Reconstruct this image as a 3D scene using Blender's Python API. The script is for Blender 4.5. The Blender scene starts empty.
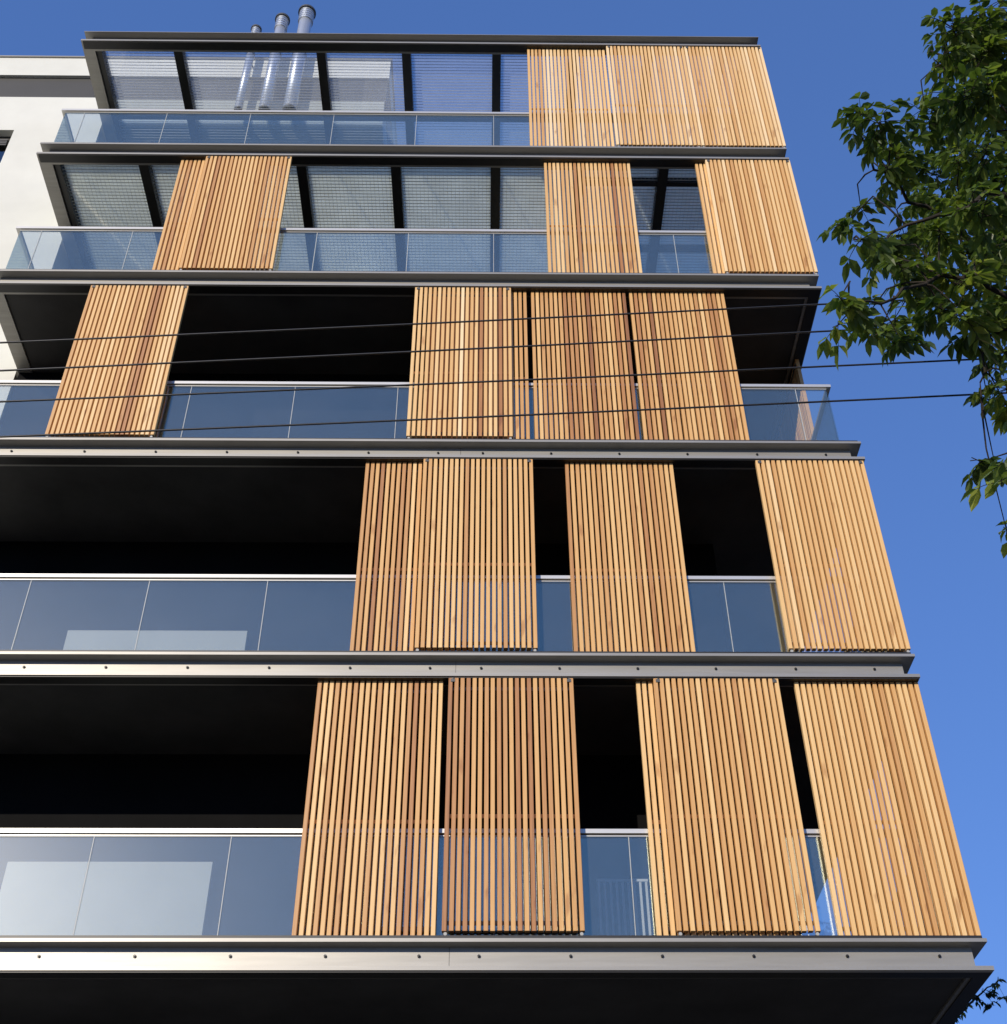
import bpy, math, random
from mathutils import Vector, Matrix
random.seed(11)
scene = bpy.context.scene
COL = scene.collection
R = math.radians

# ------------------------------------------------------------------ materials
def nmat(name):
    m = bpy.data.materials.new(name); m.use_nodes = True
    nt = m.node_tree; b = nt.nodes['Principled BSDF']
    return m, nt, b
def lk(nt, a, b): nt.links.new(a, b)
def noise(nt, scale, detail=4, rough=.55, vec=None, stretch=None):
    n = nt.nodes.new('ShaderNodeTexNoise'); n.inputs['Scale'].default_value = scale
    n.inputs['Detail'].default_value = detail; n.inputs['Roughness'].default_value = rough
    tc = nt.nodes.new('ShaderNodeTexCoord')
    if stretch:
        mp = nt.nodes.new('ShaderNodeMapping'); mp.inputs['Scale'].default_value = stretch
        lk(nt, tc.outputs['Object'], mp.inputs['Vector']); lk(nt, mp.outputs['Vector'], n.inputs['Vector'])
    else: lk(nt, tc.outputs['Object'], n.inputs['Vector'])
    return n
def ramp(nt, fac, stops):
    r = nt.nodes.new('ShaderNodeValToRGB'); e = r.color_ramp.elements
    while len(e) < len(stops): e.new(.5)
    for el, (p, c) in zip(e, stops): el.position = p; el.color = (*c, 1)
    lk(nt, fac, r.inputs['Fac']); return r
def mixc(nt, mode, fac, a, b):
    x = nt.nodes.new('ShaderNodeMix'); x.data_type = 'RGBA'; x.blend_type = mode
    if isinstance(fac, float): x.inputs[0].default_value = fac
    else: lk(nt, fac, x.inputs[0])
    for s, v in ((x.inputs[6], a), (x.inputs[7], b)):
        if isinstance(v, tuple): s.default_value = (*v, 1)
        else: lk(nt, v, s)
    return x.outputs[2]
def simple(name, col, rough=.5, metal=0., var=.12, scale=3., bump=0., spec=.5, stretch=None):
    m, nt, b = nmat(name)
    n = noise(nt, scale, 5, .6, stretch=stretch)
    r = ramp(nt, n.outputs['Fac'], [(.3, tuple(c*(1-var) for c in col)), (.7, tuple(min(1, c*(1+var)) for c in col))])
    lk(nt, r.outputs['Color'], b.inputs['Base Color'])
    b.inputs['Roughness'].default_value = rough; b.inputs['Metallic'].default_value = metal
    b.inputs['Specular IOR Level'].default_value = spec
    if bump:
        bp = nt.nodes.new('ShaderNodeBump'); bp.inputs['Strength'].default_value = bump; bp.inputs['Distance'].default_value = .01
        n2 = noise(nt, scale*12, 4); lk(nt, n2.outputs['Fac'], bp.inputs['Height']); lk(nt, bp.outputs['Normal'], b.inputs['Normal'])
    return m

def wood_mat():
    m, nt, b = nmat('cedar_slats')
    at = nt.nodes.new('ShaderNodeAttribute'); at.attribute_name = 'tone'
    oi = nt.nodes.new('ShaderNodeObjectInfo')
    ad = nt.nodes.new('ShaderNodeMath'); ad.operation = 'MULTIPLY_ADD'; ad.inputs[1].default_value = .14
    lk(nt, oi.outputs['Random'], ad.inputs[0]); lk(nt, at.outputs['Fac'], ad.inputs[2])
    g = noise(nt, 1., 5, .6, stretch=(60, 60, 1.6))
    mx = nt.nodes.new('ShaderNodeMath'); mx.operation = 'MULTIPLY_ADD'; mx.inputs[1].default_value = .42
    lk(nt, g.outputs['Fac'], mx.inputs[0]); lk(nt, ad.outputs[0], mx.inputs[2])
    s = nt.nodes.new('ShaderNodeMath'); s.operation = 'SUBTRACT'; s.inputs[1].default_value = .28; lk(nt, mx.outputs[0], s.inputs[0])
    r = ramp(nt, s.outputs[0], [(0., (.16, .060, .026)), (.22, (.42, .185, .062)), (.5, (.66, .37, .132)), (.75, (.78, .50, .21)), (1., (.88, .66, .37))])
    k = noise(nt, 1., 3, .5, stretch=(9, 9, 2.3))
    kr = ramp(nt, k.outputs['Fac'], [(.0, (.5, .38, .30)), (.29, (.68, .56, .48)), (.37, (1, 1, 1))])
    col = mixc(nt, 'MULTIPLY', .8, r.outputs['Color'], kr.outputs['Color'])
    lk(nt, col, b.inputs['Base Color'])
    b.inputs['Roughness'].default_value = .48; b.inputs['Specular IOR Level'].default_value = .45
    bp = nt.nodes.new('ShaderNodeBump'); bp.inputs['Strength'].default_value = .25; bp.inputs['Distance'].default_value = .003
    lk(nt, g.outputs['Fac'], bp.inputs['Height']); lk(nt, bp.outputs['Normal'], b.inputs['Normal'])
    return m

def glass_mat(name, tint, ior, rough=.0, translu=0., tcol=(.5, .55, .5), gcol=(1, 1, 1), dust=0.):
    m = bpy.data.materials.new(name); m.use_nodes = True; nt = m.node_tree; nt.nodes.clear()
    out = nt.nodes.new('ShaderNodeOutputMaterial')
    tr = nt.nodes.new('ShaderNodeBsdfTransparent'); tr.inputs[0].default_value = (*tint, 1)
    gl = nt.nodes.new('ShaderNodeBsdfGlossy'); gl.inputs['Roughness'].default_value = rough; gl.inputs[0].default_value = (*gcol, 1)
    fr = nt.nodes.new('ShaderNodeFresnel'); fr.inputs['IOR'].default_value = ior
    base = tr.outputs[0]
    if translu:
        tl = nt.nodes.new('ShaderNodeBsdfTranslucent')
        n = noise(nt, 2.2, 5, .65)
        r = ramp(nt, n.outputs['Fac'], [(.3, tuple(c*.85 for c in tcol)), (.7, tcol)]); lk(nt, r.outputs['Color'], tl.inputs[0])
        mm = nt.nodes.new('ShaderNodeMixShader'); mm.inputs[0].default_value = translu
        lk(nt, base, mm.inputs[1]); lk(nt, tl.outputs[0], mm.inputs[2]); base = mm.outputs[0]
    if dust:      # a film of street dust: a little diffuse scatter and a broad soft lobe
        df = nt.nodes.new('ShaderNodeBsdfDiffuse'); n = noise(nt, 1.3, 5, .6)
        r = ramp(nt, n.outputs['Fac'], [(.3, (.55, .57, .56)), (.7, (.85, .86, .84))]); lk(nt, r.outputs['Color'], df.inputs[0])
        g2 = nt.nodes.new('ShaderNodeBsdfGlossy'); g2.inputs['Roughness'].default_value = .32
        m0 = nt.nodes.new('ShaderNodeMixShader'); m0.inputs[0].default_value = .35; lk(nt, df.outputs[0], m0.inputs[1]); lk(nt, g2.outputs[0], m0.inputs[2])
        mm = nt.nodes.new('ShaderNodeMixShader'); mm.inputs[0].default_value = dust
        lk(nt, base, mm.inputs[1]); lk(nt, m0.outputs[0], mm.inputs[2]); base = mm.outputs[0]
    mx = nt.nodes.new('ShaderNodeMixShader')
    # the same reflectance on both faces of a pane
    geo = nt.nodes.new('ShaderNodeNewGeometry')
    dot = nt.nodes.new('ShaderNodeVectorMath'); dot.operation = 'DOT_PRODUCT'
    lk(nt, geo.outputs['Incoming'], dot.inputs[0]); lk(nt, geo.outputs['Normal'], dot.inputs[1])
    ab = nt.nodes.new('ShaderNodeMath'); ab.operation = 'ABSOLUTE'; lk(nt, dot.outputs['Value'], ab.inputs[0])
    om = nt.nodes.new('ShaderNodeMath'); om.operation = 'SUBTRACT'; om.inputs[0].default_value = 1; lk(nt, ab.outputs[0], om.inputs[1])
    pw = nt.nodes.new('ShaderNodeMath'); pw.operation = 'POWER'; pw.inputs[1].default_value = 4.; lk(nt, om.outputs[0], pw.inputs[0])
    f0 = ((ior-1)/(ior+1))**2
    ma = nt.nodes.new('ShaderNodeMath'); ma.operation = 'MULTIPLY_ADD'; ma.inputs[1].default_value = 1-f0; ma.inputs[2].default_value = f0
    lk(nt, pw.outputs[0], ma.inputs[0]); lk(nt, ma.outputs[0], mx.inputs[0])
    nt.nodes.remove(fr)
    lk(nt, base, mx.inputs[1]); lk(nt, gl.outputs[0], mx.inputs[2])
    lk(nt, mx.outputs[0], out.inputs['Surface'])
    return m

def leaf_mat(name, lo, hi, yel):
    m, nt, b = nmat(name)
    at = nt.nodes.new('ShaderNodeAttribute'); at.attribute_name = 'tone'
    r = ramp(nt, at.outputs['Fac'], [(0., lo), (.75, hi), (1., yel)])
    lk(nt, r.outputs['Color'], b.inputs['Base Color'])
    b.inputs['Roughness'].default_value = .42; b.inputs['Specular IOR Level'].default_value = .4
    tl = nt.nodes.new('ShaderNodeBsdfTranslucent')
    tc = mixc(nt, 'MULTIPLY', 1., r.outputs['Color'], (1.5, 1.6, .7)); lk(nt, tc, tl.inputs[0])
    mx = nt.nodes.new('ShaderNodeMixShader'); mx.inputs[0].default_value = .4
    lk(nt, b.outputs[0], mx.inputs[1]); lk(nt, tl.outputs[0], mx.inputs[2])
    lk(nt, mx.outputs[0], nt.nodes['Material Output'].inputs['Surface'])
    return m

WOOD = wood_mat()
ALU = simple('anodised_edge_metal', (.315, .302, .272), .44, .42, .10, 2.6, 0., .5, (.4, 6, 6))
BLACKM = simple('black_painted_steel', (.016, .015, .014), .45, 0, .2, 3)
GREYM = simple('dark_grey_steel', (.10, .098, .09), .45, .3, .15, 3)
SOFFIT = simple('black_soffit_board', (.055, .053, .050), .7, 0, .25, 1.2, 0, .25)
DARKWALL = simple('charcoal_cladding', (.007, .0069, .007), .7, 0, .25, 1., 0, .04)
WHITE = simple('white_render', (.73, .725, .645), .85, 0, .055, .9, .12, .2)
PALE = simple('pale_blind', (.33, .34, .31), .8, 0, .05, 2)
BAND = simple('dark_band_cladding', (.035, .034, .030), .55, 0, .12, 2)
GREYWALL = simple('grey_wall', (.38, .40, .355), .8, 0, .06, 2)
STEEL = simple('stainless_flue', (.60, .63, .67), .40, .7, .05, 5)
BOLT = simple('bolt_metal', (.05, .05, .05), .4, .8, .1, 9)
WHITEPL = simple('grey_nylon', (.38, .38, .36), .5, 0, .04, 9)
RAILM = simple('satin_steel_rail', (.60, .585, .55), .38, .5, .05, 3, 0, .5, (.5, 8, 8))
SEAL = simple('grey_silicone', (.42, .44, .45), .5, 0, .04, 9)
CABLEM = simple('black_cable_sheath', (.014, .014, .015), .5, 0, .2, 4)
BARM = simple('galvanised_bars', (.66, .67, .66), .5, .3, .1, 6)
GLASS = glass_mat('balustrade_glass', (.92, .95, .96), 2.45, .0, dust=.036, gcol=(.97, 1.03, .84))
PANE = glass_mat('window_glass', (.30, .34, .36), 2.4, .0)
ROOFG = glass_mat('canopy_glass', (.93, .95, .97), 1.45, .02, .20, (.80, .85, .88))
FLOORG = glass_mat('frosted_floor_glass', (.94, .97, .95), 1.40, .1, .95, (1., 1., .90))
LEAF = leaf_mat('ash_leaf', (.034, .062, .014), (.122, .172, .034), (.30, .33, .06))
LEAFB = leaf_mat('far_leaf', (.016, .026, .010), (.045, .060, .020), (.20, .15, .03))
BARK = simple('bark', (.032, .026, .019), .85, 0, .35, 9, .5, .2, (1, 1, .25))
ASPH = simple('asphalt', (.05, .05, .052), .85, 0, .2, 6, .3, .3)
PAVE = simple('concrete_paving', (.10, .097, .09), .85, 0, .15, 3, .3, .3)
GROUND = simple('dry_ground', (.07, .062, .05), .9, 0, .25, .6, .2, .2)

# ------------------------------------------------------------------ mesh helpers
class MB:
    def __init__(s): s.v = []; s.f = []; s.t = []
    def face(s, idx, tone=.5): s.f.append(idx); s.t.append(tone)
    def box(s, x0, x1, y0, y1, z0, z1, tone=.5):
        n = len(s.v)
        s.v += [(x0,y0,z0),(x1,y0,z0),(x1,y1,z0),(x0,y1,z0),(x0,y0,z1),(x1,y0,z1),(x1,y1,z1),(x0,y1,z1)]
        for q in ((0,3,2,1),(4,5,6,7),(0,1,5,4),(1,2,6,5),(2,3,7,6),(3,0,4,7)): s.face([n+i for i in q], tone)
        return s
    def cbox(s, x0, x1, y0, y1, z0, z1, c, tone=.5):
        """upright slat with chamfered long edges"""
        n = len(s.v); w_ = random.uniform(-.0018, .0018)
        pts = [(x0+c,y0),(x1-c,y0),(x1,y0+c),(x1,y1-c),(x1-c,y1),(x0+c,y1),(x0,y1-c),(x0,y0+c)]
        for z in (z0, z1): s.v += [(x+(w_ if z == z0 else 0), y, z) for x, y in pts]
        for i in range(8): j = (i+1) % 8; s.face([n+i, n+j, n+8+j, n+8+i], tone)
        s.face([n+7-i for i in range(8)], tone); s.face([n+8+i for i in range(8)], tone)
    def tube(s, pts, rad, seg=10, cap=True, tone=.5):
        pts = [Vector(p) for p in pts]
        if not isinstance(rad, (list, tuple)): rad = [rad]*len(pts)
        n0 = len(s.v); up = None
        for i, p in enumerate(pts):
            d = (pts[min(i+1, len(pts)-1)] - pts[max(i-1, 0)]).normalized()
            if up is None: up = d.orthogonal().normalized()
            a = (up - d*up.dot(d)).normalized(); up = a; b = d.cross(a)
            for k in range(seg):
                t = 2*math.pi*k/seg; q = p + (a*math.cos(t) + b*math.sin(t))*rad[i]; s.v.append(tuple(q))
        for i in range(len(pts)-1):
            for k in range(seg):
                j = (k+1) % seg; s.face([n0+i*seg+k, n0+i*seg+j, n0+(i+1)*seg+j, n0+(i+1)*seg+k], tone)
        if cap:
            s.face([n0+seg-1-k for k in range(seg)], tone); m = n0+(len(pts)-1)*seg; s.face([m+k for k in range(seg)], tone)
        return s
    def build(s, name, mat, parent=None, loc=(0,0,0), smooth=False, attr=False):
        me = bpy.data.meshes.new(name); me.from_pydata(s.v, [], s.f); me.update()
        if attr:
            a = me.attributes.new('tone', 'FLOAT', 'FACE'); a.data.foreach_set('value', s.t)
        me.materials.append(mat)
        if smooth: me.polygons.foreach_set('use_smooth', [True]*len(me.polygons))
        o = bpy.data.objects.new(name, me); COL.objects.link(o); o.location = loc
        if parent: o.parent = parent
        return o
def box(name, mat, parent, x0, x1, y0, y1, z0, z1): return MB().box(x0, x1, y0, y1, z0, z1).build(name, mat, parent)
def tag(o, label=None, cat=None, group=None, kind=None):
    if label: o['label'] = label
    if cat: o['category'] = cat
    if group: o['group'] = group
    if kind: o['kind'] = kind
    return o
def empty(name, loc=(0,0,0)):
    o = bpy.data.objects.new(name, None); COL.objects.link(o); o.location = loc; o.empty_display_size = .3; return o

# ------------------------------------------------------------------ dimensions (metres; facade plane y = 0)
EYE = 1.6
XL, XR = -6.97, 4.65
FL = [4.82+EYE, 8.00+EYE, 11.19+EYE, 14.44+EYE, 17.53+EYE]      # balcony floor levels
ROOF = 20.85+EYE
LEV = FL + [ROOF]
DEEP = 9.0
WALL = 1.7

# ------------------------------------------------------------------ the building
B = tag(empty('apartment_building', (0, 1.7, 0)),
        'white and black apartment block with golden timber slat shutters and glass balconies', 'building')
def P(o): o.location = Vector(o.location) - B.location; return o     # children keep world coordinates
class _B: pass
def bbox(name, mat, *a): return P(box(name, mat, B, *a))

# white rendered wall at the left, standing behind the balconies
def wall_with_hole(x0, x1, y0, y1, z0, z1, hx0, hx1, hz0, hz1):
    m = MB(); m.box(x0, hx0, y0, y1, z0, z1); m.box(hx1, x1, y0, y1, z0, z1)
    m.box(hx0, hx1, y0, y1, z0, hz0); m.box(hx0, hx1, y0, y1, hz1, z1); return m
ww = wall_with_hole(-14, XL-.04, WALL, DEEP, 0, 21.52+EYE, -10.0, -8.54, 19.43+EYE, 20.45+EYE)
ww.box(-14, -1.9, WALL, DEEP, 22.27+EYE, 22.88+EYE)
ww.box(-9.98, -8.56, WALL+.35, DEEP-.1, 19.45+EYE, 20.43+EYE)
wl = P(ww.build('rear_wall', WHITE, B))
pc = P(box('parapet_cap', ALU, B, -14.02, -1.87, WALL-.03, DEEP+.03, 22.88+EYE, 22.91+EYE))
bd = P(box('wall_band', BAND, B, -13.98, -1.93, WALL+.06, DEEP-.06, 21.52+EYE, 22.27+EYE))
gw = P(box('grey_wall_strip', GREYWALL, B, XL-.04, -1.95, WALL+.04, DEEP-.08, 20.78+EYE, 21.52+EYE))  # wall strip behind the roof grating, coloured greyer than the white wall
# the small window in that wall
wf = MB(); Y0 = WALL+.14
wf.box(-10.0, -8.54, Y0, Y0+.06, 20.33+EYE, 20.45+EYE); wf.box(-10.0, -8.54, Y0, Y0+.06, 19.43+EYE, 19.51+EYE)
wf.box(-8.62, -8.54, Y0, Y0+.06, 19.51+EYE, 20.33+EYE); wf.box(-10.0, -9.92, Y0, Y0+.06, 19.51+EYE, 20.33+EYE)
w = P(wf.build('window', BLACKM, B)); box('pane', PANE, w, -9.92, -8.62, Y0+.02, Y0+.04, 19.51+EYE, 20.33+EYE)
sl = MB()
for k in range(4): sl.box(-9.9, -8.64, Y0-.05, Y0-.03, 20.12+EYE+k*.05, 20.15+EYE+k*.05)
sl.build('blind', GREYM, w)

# body of the lower storeys: black cladding, and ground floor
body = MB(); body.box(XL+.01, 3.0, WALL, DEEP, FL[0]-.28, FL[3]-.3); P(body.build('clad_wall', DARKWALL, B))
gf = MB(); gf.box(XL+.01, 4.2, WALL+.4, DEEP-.02, 0, FL[0]-.29); P(gf.build('ground_floor_wall', BAND, B))
for k in range(5):
    x = -6.3+k*2.05
    f = MB(); f.box(x, x+1.7, WALL+.33, WALL+.398, 3.0, 3.08); f.box(x, x+.07, WALL+.33, WALL+.398, .12, 3.0); f.box(x+1.63, x+1.7, WALL+.33, WALL+.398, .12, 3.0); f.box(x+.07, x+1.63, WALL+.33, WALL+.398, .12, .2)
    ff = P(f.build('window', BLACKM, B)); box('pane', PANE, ff, x+.07, x+1.63, WALL+.36, WALL+.375, .2, 3.0)

# pale panels standing low behind the lowest two balconies
for li, top in ((0, 6.32), (1, 9.39)):
    o = P(box('blind_panel', PALE, B, -5.2, -2.98, WALL-.13, WALL-.07, FL[li]+.02, top+EYE))
g = MB()
for k in range(9): g.box(1.2+k*.064, 1.225+k*.064, WALL-.16, WALL-.135, FL[0]+.05, 6.08+EYE)
g.box(1.19, 1.745, WALL-.165, WALL-.13, 6.08+EYE, 6.11+EYE)
P(g.build('window_grille', SEAL, B))

# penthouse storeys, set back further
for li in (3, 4):
    z0, z1 = FL[li], LEV[li+1]-.3
    xr = 1.7 if li == 3 else -1.9
    m = MB(); m.box(XL-.03, xr, 2.62, DEEP-.2, z0, z1 if li == 3 else 20.77+EYE); P(m.build('penthouse_wall', WHITE, B))
    # window units on it
    x = XL+.12
    while x+1.5 < xr+.05:
        f = MB(); y0, y1 = 2.5, 2.617
        f.box(x, x+1.36, y0, y1, z0+2.32, z0+2.42); f.box(x, x+1.36, y0, y1, z0+.04, z0+.14)
        f.box(x, x+.08, y0, y1, z0+.14, z0+2.32); f.box(x+1.28, x+1.36, y0, y1, z0+.14, z0+2.32)
        ff = P(f.build('window', GREYM, B)); box('pane', PANE, ff, x+.08, x+1.28, 2.55, 2.57, z0+.14, z0+2.32)
        x += 1.46

# black balcony slabs
for li in range(4):
    z = FL[li]
    m = MB(); m.box(XL+.205, XR-.205, .205, WALL-.001 if li < 3 else 2.6, z-.278, z-.012)
    if li < 3: m.box(3.001, XR-.205, WALL-.001, DEEP, z-.278, z-.012)
    if li == 3: m = MB(); m.box(XL+.205, XR-.205, .205, DEEP-.3, z-.278, z-.012)
    s = P(m.build('balcony_slab', SOFFIT, B))

# steel edge channel round each level
def edge_beam(z, bolts):
    lip = .034 if z < ROOF-.1 else .012
    prof = [(0,0),(0,-lip),(.12,-lip-.004),(.12,-.256),(0,-.26),(0,-.30),(.2,-.30),(.2,-.004)]
    m = MB(); n = len(prof)
    def ring(f):
        for o, dz in prof: m.v.append((*f(o), z+dz))
    ring(lambda o: (XL+o, DEEP)); ring(lambda o: (XL+o, o)); ring(lambda o: (XR-o, o)); ring(lambda o: (XR-o, DEEP))
    for i in range(3):
        for k in range(n):
            j = (k+1) % n; m.face([i*n+k, i*n+j, (i+1)*n+j, (i+1)*n+k])
    m.face(list(range(n-1, -1, -1))); m.face([3*n+k for k in range(n)])
    # drip line under the beam, and the black shutter track behind the lower lip
    o = P(m.build('edge_beam', ALU, B))
    t = MB(); t.box(XL+.03, XR-.16, .015, .155, z-.315, z-.3005); t.box(XR-.16, XR-.015, .015, DEEP-.1, z-.315, z-.3005); t.build('shutter_track', BLACKM, o)
    t = MB(); t.box(XL+.03, XR-.03, .022, .062, z+.001, z+.035); t.box(XL+.03, XR-.03, .082, .118, z+.001, z+.03); t.build('shutter_track', BLACKM, o)
    if bolts:
        j = MB()      # butt joint between two lengths of channel
        j.box(-.342, -.338, .1185, .1215, z-.255, z-lip-.006)
        j.build('butt_joint', BLACKM, o)
        for x in (-5.9, -5.0, -4.12, -3.24, -2.36, -1.485, -.62, -.065, .785, 1.635, 2.485, 3.355, 4.215):
            b = MB(); zz = z-.125
            b.tube([(x, .1205, zz), (x, .108, zz)], .016, 6); b.tube([(x, .108, zz), (x, .098, zz)], .008, 8)
            b.build('bolt', BOLT, o)
    return o
for i, z in enumerate(LEV): edge_beam(z, i < 3)

# glass balustrades
JOINTS = [-6.55, -5.22, -3.87, -2.52, -1.18, .07, 1.41, 2.72, 4.03]
def balustrade(z):
    h = 1.18; bl, br = -6.90, 4.47; y = .18
    sh = MB(); sh.box(bl, br, y-.02, y+.035, z+.002, z+.05)
    sh.box(bl-.02, bl+.02, y+.035, 2.4, z+.002, z+.05); sh.box(br-.02, br+.02, y+.035, 6.5, z+.002, z+.05)
    sh = P(sh.build('balustrade', GREYM, B))
    hr = MB(); hr.box(bl-.03, br+.03, y-.025, y+.03, z+h-.045, z+h)
    hr.box(bl-.03, bl+.025, y+.03, 2.4, z+h-.045, z+h); hr.box(br-.025, br+.03, y+.03, 6.5, z+h-.045, z+h)
    hr.build('handrail', RAILM, sh)
    box('glazing_cap', RAILM, sh, bl+.03, br-.03, y-.004, y+.02, z+h-.072, z+h-.06)
    xs = [bl+.03] + JOINTS + [br-.03]
    for a, b in zip(xs, xs[1:]):
        box('glass_pane', GLASS, sh, a+.006, b-.006, y, y+.016, z+.052, z+h-.072)
    for x in JOINTS: box('joint_seal', SEAL, sh, x-.004, x+.004, y+.001, y+.015, z+.052, z+h-.072)
    for x, ys in ((bl, (.24, 1.3, 2.38)), (br, (.24, 1.5, 2.8, 4.1, 5.4, 6.5))):
        for a, b in zip(ys, ys[1:]): box('glass_pane', GLASS, sh, x-.008, x+.008, a+.006, b-.006, z+.052, z+h-.072)
    return sh
for z in FL: balustrade(z)

# sliding timber shutters
def shutter(x0, x1, li, outer, seed, label=None, flank=None, dark=0.):
    rnd = random.Random(seed)
    z0 = FL[li]+(.075 if outer else .045); z1 = LEV[li+1]-.312
    if outer: z1 -= .004
    y = .016 if outer else .078; d = .055
    w = x1-x0; n = round(w/.0625); pitch = (w-.044)/(n-1)
    zc = (z0+z1)/2; h = (z1-z0)/2; xc = (x0+x1)/2
    m = MB()
    drift = rnd.uniform(.50, .60)
    for k in range(n):
        a = -w/2+k*pitch
        t = drift + rnd.gauss(0, .11) - dark
        if rnd.random() < .06: t -= .2
        if rnd.random() < .10: t += .16
        jit = rnd.uniform(-.0012, .0012)
        m.cbox(a+jit, a+.044+jit, 0, d, -h+rnd.uniform(0, .004), h, .004, min(1, max(0, t)))
    s = m.build('sliding_shutter', WOOD, B, attr=True)
    if flank: s.location = flank; s.rotation_euler = (0, 0, R(90)); s.location = Vector(s.location)-B.location
    else: s.location = Vector((xc, y, zc)) - B.location
    for zz in (-h+.10, -h+1.20, h-.10):
        q = MB(); q.box(-w/2+.004, w/2-.004, d+.0005, d+.012, zz-.02, zz+.02); q.build('batten', GREYM if abs(zz) > h-.2 else WOOD, s, attr=True)
    for sx in (-1, 1):
        q = MB(); q.tube([(sx*(w/2-.03), d*.25, -h-.022), (sx*(w/2-.03), d*.75, -h-.020)], .017, 10); q.build('roller', WHITEPL, s)
        if outer:
            q = MB(); q.box(sx*(w/2-.045)-.022, sx*(w/2-.045)+.022, -.006, -.001, h-.05, h-.012); q.box(sx*(w/2-.045)-.006, sx*(w/2-.045)+.006, -.009, -.006, h-.05, h-.001); q.build('hanger_bracket', GREYM, s)
    if label: s['label'] = label
    return s
# level, x0, x1, outer track?, timber tone drop (upper/right ones paler, sheen and lit sides painted in), label
SH = [
 (0, -1.81, -.47, 0, 0, None), (0, -.41, .92, 1, .03, None), (0, 1.60, 2.93, 0, -.04, 'timber shutter mostly hidden behind its neighbour, only a pale left edge showing'),
 (0, 1.78, 3.12, 1, 0, None), (0, 3.305, 4.64, 0, -.10, 'yellowish timber shutter at the outer corner of the lowest balcony'),
 (1, -1.50, -.16, 0, .05, None), (1, -.79, .55, 1, -.02, None), (1, .95, 2.28, 0, .02, None), (1, 3.295, 4.63, 1, -.12, None),
 (2, -5.51, -4.16, 1, 0, None), (2, -1.02, .31, 1, 0, None), (2, -.81, .525, 0, .14, 'shaded shutter peeping out behind the right edge of another'),  # last one: its neighbour's shadow is painted in as a darker tone
 (2, .59, 1.905, 0, .04, 'timber shutter with several dark brown slats'), (2, 1.96, 3.285, 0, .03, None),
 (3, -4.75, -3.42, 0, -.06, None), (3, -4.36, -3.045, 1, .02, None), (3, .85, 2.18, 0, 0, None), (3, 3.195, 4.52, 0, -.1, None), (3, 3.345, 4.66, 1, -.10, None),
 (4, .645, 1.97, 0, -.12, None), (4, 1.995, 3.32, 1, -.15, None), (4, 3.335, 4.66, 1, -.2, None)]  # top row: sheen of the steep view painted in as paler timber
for i, (li, a, b, o, dk, lab) in enumerate(SH): shutter(a, b, li, o, 100+i*7, lab, dark=dk)
shutter(-.667, .667, 2, 0, 901, 'timber shutter on the side face, seen edge-on past the corner', flank=(XR-.08, 2.0, (FL[2]+LEV[3]-.27)/2))
shutter(-.667, .667, 2, 0, 902, None, flank=(XR-.08, 3.4, (FL[2]+LEV[3]-.27)/2), dark=-.05)
shutter(-.667, .667, 0, 0, 903, None, flank=(XR-.08, 3.0, (FL[0]+LEV[1]-.27)/2))

for li, sd_ in ((0, 911), (1, 912), (3, 913), (4, 914)):
    shutter(-.667, .667, li, 0, sd_, None, flank=(XR-.012, .80, (FL[li]+LEV[li+1]-.27)/2), dark=-.1)

# glazed grating canopies: the roof over the top terrace, and the floor of the top terrace
def canopy(z, xs, depth, glass, nm, cross, xmin=-99, rods=False, bt=.004, bh=.012, bs=.056):
    m = MB(); zb = z-.26
    m.box(xs[0]-.075, xs[-1]+.075, depth, depth+.09, zb, z-.03)
    cp = P(m.build(nm, BLACKM, B))
    for x in xs: box('beam', BLACKM, cp, x-.075, x+.075, .2005, depth-.0005, zb, z-.03)
    for y in cross:
        for a, b in zip(xs, xs[1:]):
            if a > xmin: box('crossbar', BLACKM, cp, a+.0755, b-.0755, y, y+.07, zb+.02, zb+.16)
    for a, b in zip(xs, xs[1:]):
        a += .0755; b -= .0755
        q = MB(); y = .24
        while y < depth-.03:
            if a < xmin or not any(c-.01 < y < c+.08 for c in cross): q.box(a, b, y, y+bt, zb+.062, zb+.062+bh)
            y += bs
        x = a+.04
        while rods and x < b-.03:
            q.box(x, x+.004, .21, depth-.02, zb+.087, zb+.092); x += .062
        q.build('grating', BARM, cp)
        box('glass_panel', glass, cp, a, b, .205, depth-.01, zb+.165, zb+.185)
    return cp
canopy(FL[4], [XL+.22, -5.38, -2.93, -1.46, .10, 1.42, 2.735, 4.0, XR-.22], 2.6, FLOORG, 'terrace_floor', [.5, 1.8], 1., True, .005, .014, .06)
canopy(ROOF, [XL+.22, -5.365, -2.91, -1.44, .12, 1.45, 2.75, 4.0, XR-.22], 2.6, ROOFG, 'roof_canopy', [1.5])

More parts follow.
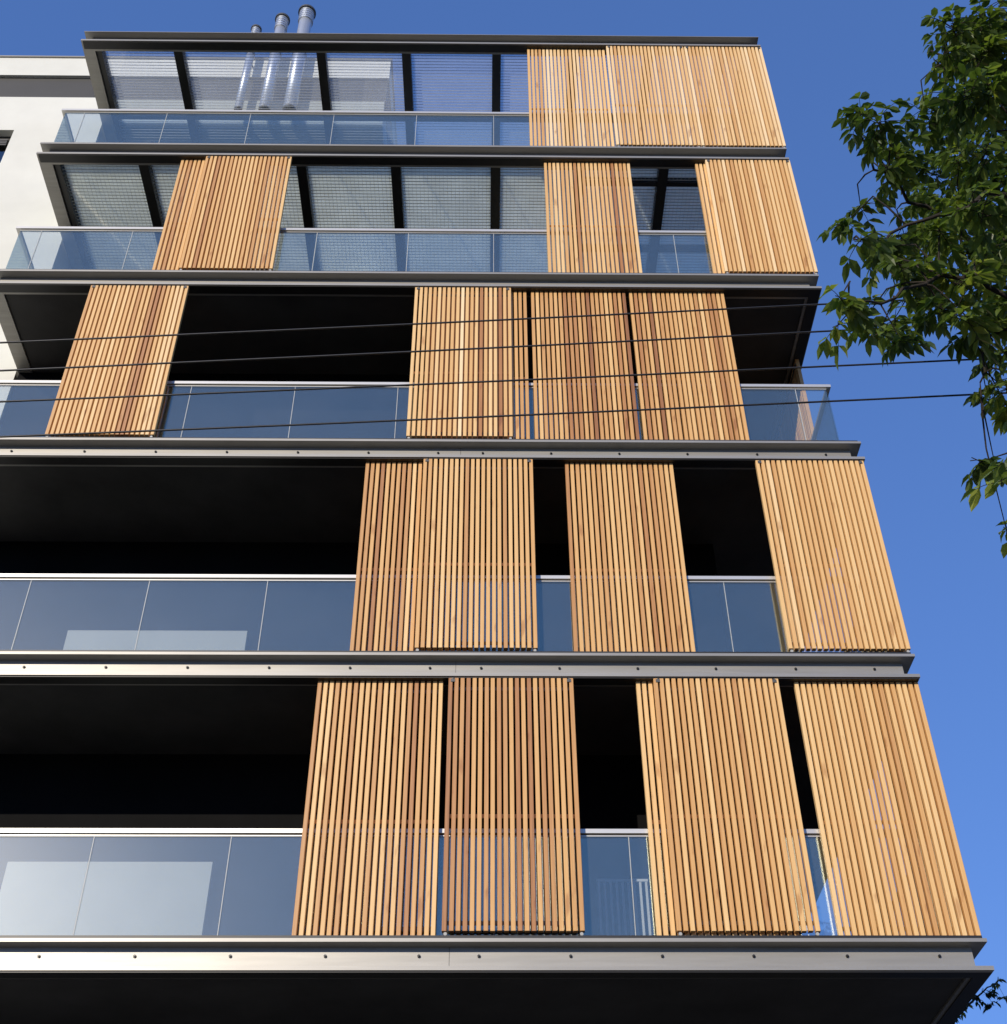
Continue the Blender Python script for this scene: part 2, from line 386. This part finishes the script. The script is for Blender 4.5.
# three steel flues
for x, top in ((-4.53, 23.5), (-4.06, 23.87), (-3.605, 24.15)):
    rr = .075 if x < -4.3 else (.105 if x < -3.8 else .125)
    m = MB(); m.tube([(x, 1.45, ROOF-.09), (x, 1.45, top+EYE)], rr, 20)
    f = P(m.build('flue_pipe', STEEL, B, smooth=True))
    c = MB()
    for k in range(5): c.tube([(x, 1.45, top+EYE-.02-k*.075), (x, 1.45, top+EYE+.012-k*.075)], rr*1.18, 20)
    c.build('collar', STEEL, f)
    c = MB(); c.tube([(x, 1.45, top+EYE+.015), (x, 1.45, top+EYE+.06), (x, 1.45, top+EYE+.11)], [rr*1.4, rr*1.4, rr*.5], 20); c.build('rain_cap', GREYM, f)
    c = MB(); c.tube([(x, 1.45, 22.6+EYE), (x, 1.45, 22.64+EYE)], rr*1.07, 20); c.box(x-.012, x+.012, 1.45+rr, WALL, 22.6+EYE, 22.63+EYE); c.build('pipe_clamp', BOLT, f)

# ------------------------------------------------------------------ overhead cables
CB = [((-2.873, 5.739), (2.030, 6.134), 'topmost of the four black cables across the third balcony'),
      ((-2.814, 5.501), (3.140, 5.978), 'second black cable from the top, crossing in front of the shutters'),
      ((-2.752, 5.248), (3.058, 5.658), 'third black cable from the top, just above the lowest one'),
      ((-2.685, 4.975), (2.982, 5.362), 'lowest of the four black cables, crossing the third balcony glass')]
for (xa, za), (xb, zb), lab in CB:
    s = (zb-za)/(xb-xa); pts = []
    for i in range(41):
        t = i/40; x = -22+44*t
        z = za + s*(x-xa) + EYE + .0011*((x-.2)**2 - 7)
        pts.append((x, -6.5, z))
    m = MB().tube(pts, .0056, 8)
    tag(m.build('overhead_cable', CABLEM, smooth=True), lab, 'cable', 'overhead cables crossing the facade')

# ------------------------------------------------------------------ trees
def leaflet(m, p, d, up, L, W, tone):
    d = d.normalized(); s = d.cross(up)
    if s.length < 1e-3: s = d.orthogonal()
    s.normalize(); n = s.cross(d)
    def q(u, v, h): return tuple(p + d*(u*L) + s*(v*W) + n*h*W)
    i = len(m.v)
    m.v += [q(0,0,0), q(.28,-.42,.16), q(.28,.42,.16), q(.30,0,0), q(.62,-.40,.10), q(.62,.40,.10), q(.64,0,-.06), q(1,0,-.28)]
    for f in ((0,3,1),(0,2,3),(1,3,6,4),(3,2,5,6),(4,6,7),(6,5,7)): m.face([i+k for k in f], tone)
def compound(m, tw, p, d, L, rnd, tone, leafL, n=3):
    """a pinnate leaf: a drooping stalk with paired hanging leaflets"""
    d = d.normalized(); pts = []
    for k in range(5):
        t = k/4; pts.append(p + d*(L*t) + Vector((0, 0, -.42*L*t*t)))
    tw.tube(pts, [.0022, .002, .0017, .0014, .001], 4, cap=False)
    side = d.cross(Vector((0, 0, 1)))
    if side.length < .05: side = Vector((1, 0, 0))
    side.normalize()
    for k in range(n):
        t = .35+.55*k/max(1, n-1); b = p + d*(L*t) + Vector((0, 0, -.42*L*t*t))
        for sg in (-1, 1):
            dd = d*rnd.uniform(.35, .8) + side*sg*rnd.uniform(.6, 1.) + Vector((0, 0, rnd.uniform(-1.15, -.35)))
            up = Vector((rnd.uniform(-.5, .5), rnd.uniform(-.5, .5), 1))
            leaflet(m, b, dd, up, leafL*rnd.uniform(.7, 1.12), leafL*rnd.uniform(.42, .56), min(1, max(0, tone+rnd.gauss(0, .14))))
    leaflet(m, pts[-1], d*.8+Vector((rnd.uniform(-.3, .3), 0, rnd.uniform(-1.1, -.5))), Vector((rnd.uniform(-.4, .4), rnd.uniform(-.4, .4), 1)), leafL*1.1, leafL*.42, min(1, max(0, tone+rnd.gauss(0, .1))))
def make_tree(name, label, root, trunk, limbs, clumps, leafmat, leafL, dens, seed, group=None):
    rnd = random.Random(seed)
    T = tag(empty(name, root), label, 'tree', group); off = Vector(root)
    tk = MB(); tp = [Vector(p)-off for p, r in trunk]; tk.tube(tp, [r for p, r in trunk], 12)
    to = tk.build('trunk', BARK, T, smooth=True)
    br = MB(); samples = []
    for pts, r0, r1 in limbs:
        pv = [Vector(p)-off for p in pts]; fine = []
        for i in range(len(pv)-1):
            for k in range(4): fine.append(pv[i].lerp(pv[i+1], k/4)+Vector((rnd.gauss(0,.015), rnd.gauss(0,.015), rnd.gauss(0,.015))))
        fine.append(pv[-1]); N = len(fine)
        br.tube(fine, [r0+(r1-r0)*i/(N-1) for i in range(N)], 7)
        samples += [(f, r0+(r1-r0)*i/(N-1)) for i, f in enumerate(fine)]
    fol = MB()
    for cx, cy, cz, r in clumps:
        c = Vector((cx, cy, cz))-off
        s, sr = min(samples, key=lambda q: (q[0]-c).length)
        mid = s.lerp(c, .55)+Vector((rnd.gauss(0,.03), rnd.gauss(0,.03), .05+rnd.random()*.05))
        br.tube([s, s.lerp(mid, .5)+Vector((0,0,.02)), mid, c], [min(sr*.6, .008), .005, .004, .002], 5)
        ctone = rnd.choice([.15, .25, .36, .42, .5, .66] if rnd.random() < .75 else [.85, .7])
        n = max(3, int(dens*r*r*(1+.12/r)))
        for k in range(n):
            v = Vector((rnd.gauss(0,1), rnd.gauss(0,1), rnd.gauss(0,1))); v.normalize()
            p = c + v*(max(.02, r-.02)*.85*rnd.random()**.5)
            dd = Vector((v.x, v.y, rnd.uniform(-.3, .55)))
            compound(fol, br, p - dd.normalized()*min(leafL*.8, r*.8), dd, min(leafL*2., .06+r*1.1)*rnd.uniform(.75, 1.1), rnd, ctone, leafL, rnd.choice((2, 3, 3)))
    br.build('branches', BARK, T, smooth=True)
    fol.build('crown', leafmat, T, attr=True)
    return T
CL = [(2.7, -8.09, 8.22, 0.21), (2.84, -7.63, 8.83, 0.15), (2.84, -7.9, 8.16, 0.14), (2.65, -7.54, 8.32, 0.17), (2.52, -7.51, 8.21, 0.15), (2.24, -8.35, 7.06, 0.13), (2.32, -8.43, 7.02, 0.1), (2.87, -7.19, 8.61, 0.16), (1.87, -8.06, 7.37, 0.08), (1.92, -8.1, 7.2, 0.1), (2.09, -7.6, 7.83, 0.09), (2.15, -7.74, 7.51, 0.1), (2.47, -7.2, 8.18, 0.1), (2.07, -7.74, 7.36, 0.07), (2.92, -7.49, 8.05, 0.14), (2.31, -8.22, 6.8, 0.12), (2.61, -7.5, 7.74, 0.17), (2.66, -7.15, 8.15, 0.14), (2.69, -7.67, 7.36, 0.15), (2.41, -7.34, 7.64, 0.12), (2.47, -7.44, 7.4, 0.15), (2.08, -8.35, 6.2, 0.13), (2.85, -7.31, 7.45, 0.14), (1.96, -7.56, 7.28, 0.07), (1.65, -8.0, 6.53, 0.07), (1.51, -8.4, 5.89, 0.07), (1.91, -7.6, 6.8, 0.07), (1.95, -7.74, 6.71, 0.08), (2.24, -7.37, 7.28, 0.12), (2.5, -7.13, 7.55, 0.15), (2.51, -7.38, 7.14, 0.15), (2.85, -7.07, 7.5, 0.16), (1.92, -7.86, 6.41, 0.09), (2.34, -7.25, 7.09, 0.13), (2.19, -7.78, 6.36, 0.12), (2.76, -7.05, 7.22, 0.16), (2.79, -7.13, 7.03, 0.13), (1.42, -8.3, 5.66, 0.05), (1.46, -8.25, 5.64, 0.06), (1.45, -8.12, 5.69, 0.04), (1.81, -7.6, 6.35, 0.08), (1.77, -7.8, 6.03, 0.07), (1.98, -7.51, 6.43, 0.08), (1.75, -8.0, 5.74, 0.06), (2.02, -7.69, 6.36, 0.09), (2.04, -7.87, 6.11, 0.09), (2.11, -7.92, 5.99, 0.09), (2.29, -7.57, 6.25, 0.08), (2.4, -7.57, 6.32, 0.11), (2.7, -7.09, 6.67, 0.11), (2.43, -7.43, 6.06, 0.08), (2.55, -7.06, 6.34, 0.05), (2.57, -7.17, 6.19, 0.07), (2.12, -7.6, 5.4, 0.05), (2.27, -7.44, 5.53, 0.07), (1.86, -8.21, 4.73, 0.05), (2.37, -7.16, 5.39, 0.04), (3.04, -7.0, 9.69, 0.06), (3.72, -7.09, 9.93, 0.31), (3.17, -7.6, 8.24, 0.26), (3.11, -7.38, 7.87, 0.25), (2.44, -8.13, 6.25, 0.2), (2.92, -7.2, 6.87, 0.23), (2.53, -7.59, 5.93, 0.2), (2.15, -8.02, 5.13, 0.14), (1.97, -8.35, 4.53, 0.11)]
CL += [(2.53, -8.05, 8.2, .13), (2.44, -8.05, 7.98, .07), (2.62, -8.0, 8.0, .12), (2.75, -7.8, 7.9, .14), (2.6, -7.6, 7.2, .14), (2.45, -7.7, 6.7, .13), (2.6, -7.6, 6.5, .13), (2.2, -7.8, 6.75, .11)]
rt = random.Random(5)
while len(CL) < 135:
    x, y, z = rt.uniform(2.6, 6.2), rt.uniform(-9.4, -5.8), rt.uniform(5.2, 10.6); r = rt.uniform(.25, .4)
    if ((x-4.1)/2.2)**2+((y+7.6)/1.9)**2+((z-8)/2.9)**2 > 1: continue
    if x-r*1.5-.12 < .405*(.76*(y+11.7)+.65*(z-1.6)): continue
    CL.append((x, y, z, r))
TX, TY = 3.95, -7.6
make_tree('street_tree', 'leafy dark green street tree reaching in from the right edge of the photo', (TX, TY, 0),
  [((TX, TY, 0), .17), ((TX+.02, TY, 1.2), .14), ((TX-.03, TY+.02, 2.8), .12), ((TX+.03, TY, 4.6), .10), ((TX, TY, 6.8), .07), ((TX-.05, TY+.05, 9.6), .02)],
  [([(TX, TY, 4.4), (3.3, -7.7, 5.4), (2.75, -7.75, 6.2), (2.1, -7.85, 6.35), (1.78, -8.0, 6.02), (1.47, -8.25, 5.7)], .022, .003),
   ([(2.75, -7.75, 6.2), (2.4, -7.55, 6.3), (2.3, -7.5, 6.0)], .012, .004), ([(2.7, -8.1, 6.6), (2.2, -8.25, 6.4), (1.85, -8.15, 6.3), (1.53, -8.38, 5.92)], .014, .004),
   ([(TX, TY, 5.6), (3.3, -7.5, 6.7), (2.7, -7.35, 7.3), (2.25, -7.5, 7.42), (1.95, -7.85, 7.3)], .02, .006),
   ([(TX, TY, 6.6), (3.4, -7.6, 7.7), (2.9, -7.7, 8.3), (2.55, -7.75, 8.5)], .024, .006),
   ([(TX, TY, 4.1), (3.3, -7.9, 4.9), (2.8, -7.9, 5.2), (2.35, -7.95, 5.15)], .02, .005),
   ([(TX, TY, 4.0), (3.0, -8.0, 4.6), (2.35, -8.2, 4.65), (1.93, -8.27, 4.68)], .016, .004),
   ([(TX, TY, 5.0), (3.2, -8.2, 6.3), (2.5, -8.25, 6.9)], .018, .005),
   ([(TX, TY, 6.2), (4.8, -7.2, 7.6), (5.6, -7.0, 8.6)], .04, .008), ([(TX, TY, 5.8), (4.4, -6.8, 7.4), (4.6, -6.1, 8.4)], .04, .008),
   ([(TX, TY, 6.0), (4.3, -8.4, 7.4), (4.5, -9.1, 8.3)], .04, .008), ([(TX, TY, 7.0), (3.9, -7.3, 8.8), (3.5, -7.0, 9.9)], .03, .006)],
  CL, LEAF, .086, 370, 21)
C2 = [(7.72, 10, 9.22, .10), (7.95, 10, 9.42, .10), (8.2, 10.0, 9.55, .10), (8.38, 10.05, 9.62, .11), (8.62, 10, 9.8, .12), (8.66, 9.95, 9.5, .08), (8.45, 10, 9.42, .08)]
rt = random.Random(8)
while len(C2) < 42:
    x, y, z = rt.uniform(5.9, 8.8), rt.uniform(8.6, 11.6), rt.uniform(5., 8.4); r = rt.uniform(.28, .4)
    if ((x-7.3)/1.5)**2+((y-10.1)/1.5)**2+((z-6.8)/1.7)**2 < 1: C2.append((x, y, z, r))
make_tree('small_tree', 'small sparse treetop showing past the bottom right corner of the block', (7.2, 10.2, 0),
  [((7.2, 10.2, 0), .12), ((7.22, 10.2, 2.5), .10), ((7.2, 10.15, 5), .07), ((7.25, 10.1, 8), .025)],
  [([(7.2, 10.15, 5), (7.4, 10.05, 7.6), (7.7, 10, 9.1), (8.2, 10, 9.5), (8.65, 10, 9.82)], .04, .008), ([(7.2, 10.15, 4.8), (6.5, 10.4, 6.6)], .03, .01), ([(7.2, 10.15, 4.8), (7.9, 10.6, 7.)], .03, .01)],
  C2, LEAFB, .12, 110, 33)

# ------------------------------------------------------------------ setting
def sheet(name, mat, x0, x1, y0, y1, z):
    m = MB(); m.v = [(x0,y0,z),(x1,y0,z),(x1,y1,z),(x0,y1,z)]; m.face([0,1,2,3]); return tag(m.build(name, mat), kind='structure')
sheet('ground', GROUND, -900, 900, -900, 900, -.16)
tag(MB().box(-300, 300, -4.6, 14, -.4, 0).build('pavement', PAVE), kind='structure')
tag(MB().box(-300, 300, -13.2, -6.4, -.4, -.01).build('road_verge', PAVE), kind='structure')
sheet('road', ASPH, -300, 300, -6.4, -4.6, -.12)

# ------------------------------------------------------------------ light, sky, camera
AZ, EL = R(25), R(21.5)
sd = Vector((-math.sin(AZ)*math.cos(EL), -math.cos(AZ)*math.cos(EL), math.sin(EL)))
W = bpy.data.worlds.new('World'); scene.world = W; W.use_nodes = True
nt = W.node_tree; bg = nt.nodes['Background']; sk = nt.nodes.new('ShaderNodeTexSky')
sk.sky_type = 'NISHITA'; sk.sun_disc = False; sk.sun_elevation = EL; sk.sun_rotation = math.atan2(sd.x, sd.y)
sk.air_density = 1.0; sk.dust_density = .0; sk.ozone_density = 6.0; sk.altitude = 0
gm = nt.nodes.new('ShaderNodeGamma'); gm.inputs['Gamma'].default_value = .5; lk(nt, sk.outputs[0], gm.inputs['Color'])
tm = nt.nodes.new('ShaderNodeVectorMath'); tm.operation = 'MULTIPLY'; tm.inputs[1].default_value = (.72, 1.09, 1.96)   # deep clear blue
lk(nt, gm.outputs[0], tm.inputs[0]); lk(nt, tm.outputs[0], bg.inputs['Color']); bg.inputs['Strength'].default_value = .15
L = bpy.data.lights.new('sun', 'SUN'); L.energy = 3.4; L.angle = R(.53); L.color = (1, .90, .76)
lo = bpy.data.objects.new('sun', L); COL.objects.link(lo); lo.rotation_euler = (-sd).to_track_quat('-Z', 'Y').to_euler(); lo.location = (-20, -40, 30)

cam = bpy.data.cameras.new('camera'); co = bpy.data.objects.new('camera', cam); COL.objects.link(co)
r_ = Vector((.999918, -.011829, -.004818)); u_ = Vector((-.004027, -.649899, .76001)); f_ = Vector((.012122, .759928, .649894))
mw = Matrix.Identity(4)
for i in range(3): mw[i][0] = r_[i]; mw[i][1] = u_[i]; mw[i][2] = -f_[i]
mw[0][3], mw[1][3], mw[2][3] = 0, -11.7, EYE
co.matrix_world = mw
cam.sensor_fit = 'HORIZONTAL'; cam.sensor_width = 36; cam.lens = 1300/1007*36; cam.clip_end = 3000; cam.clip_start = .05
scene.camera = co
scene.render.resolution_x = 1007; scene.render.resolution_y = 1024
vs = scene.view_settings; vs.view_transform = 'Standard'; vs.look = 'None'; vs.exposure = .25; vs.gamma = 1
scene.cycles.max_bounces = 10; scene.cycles.transparent_max_bounces = 24
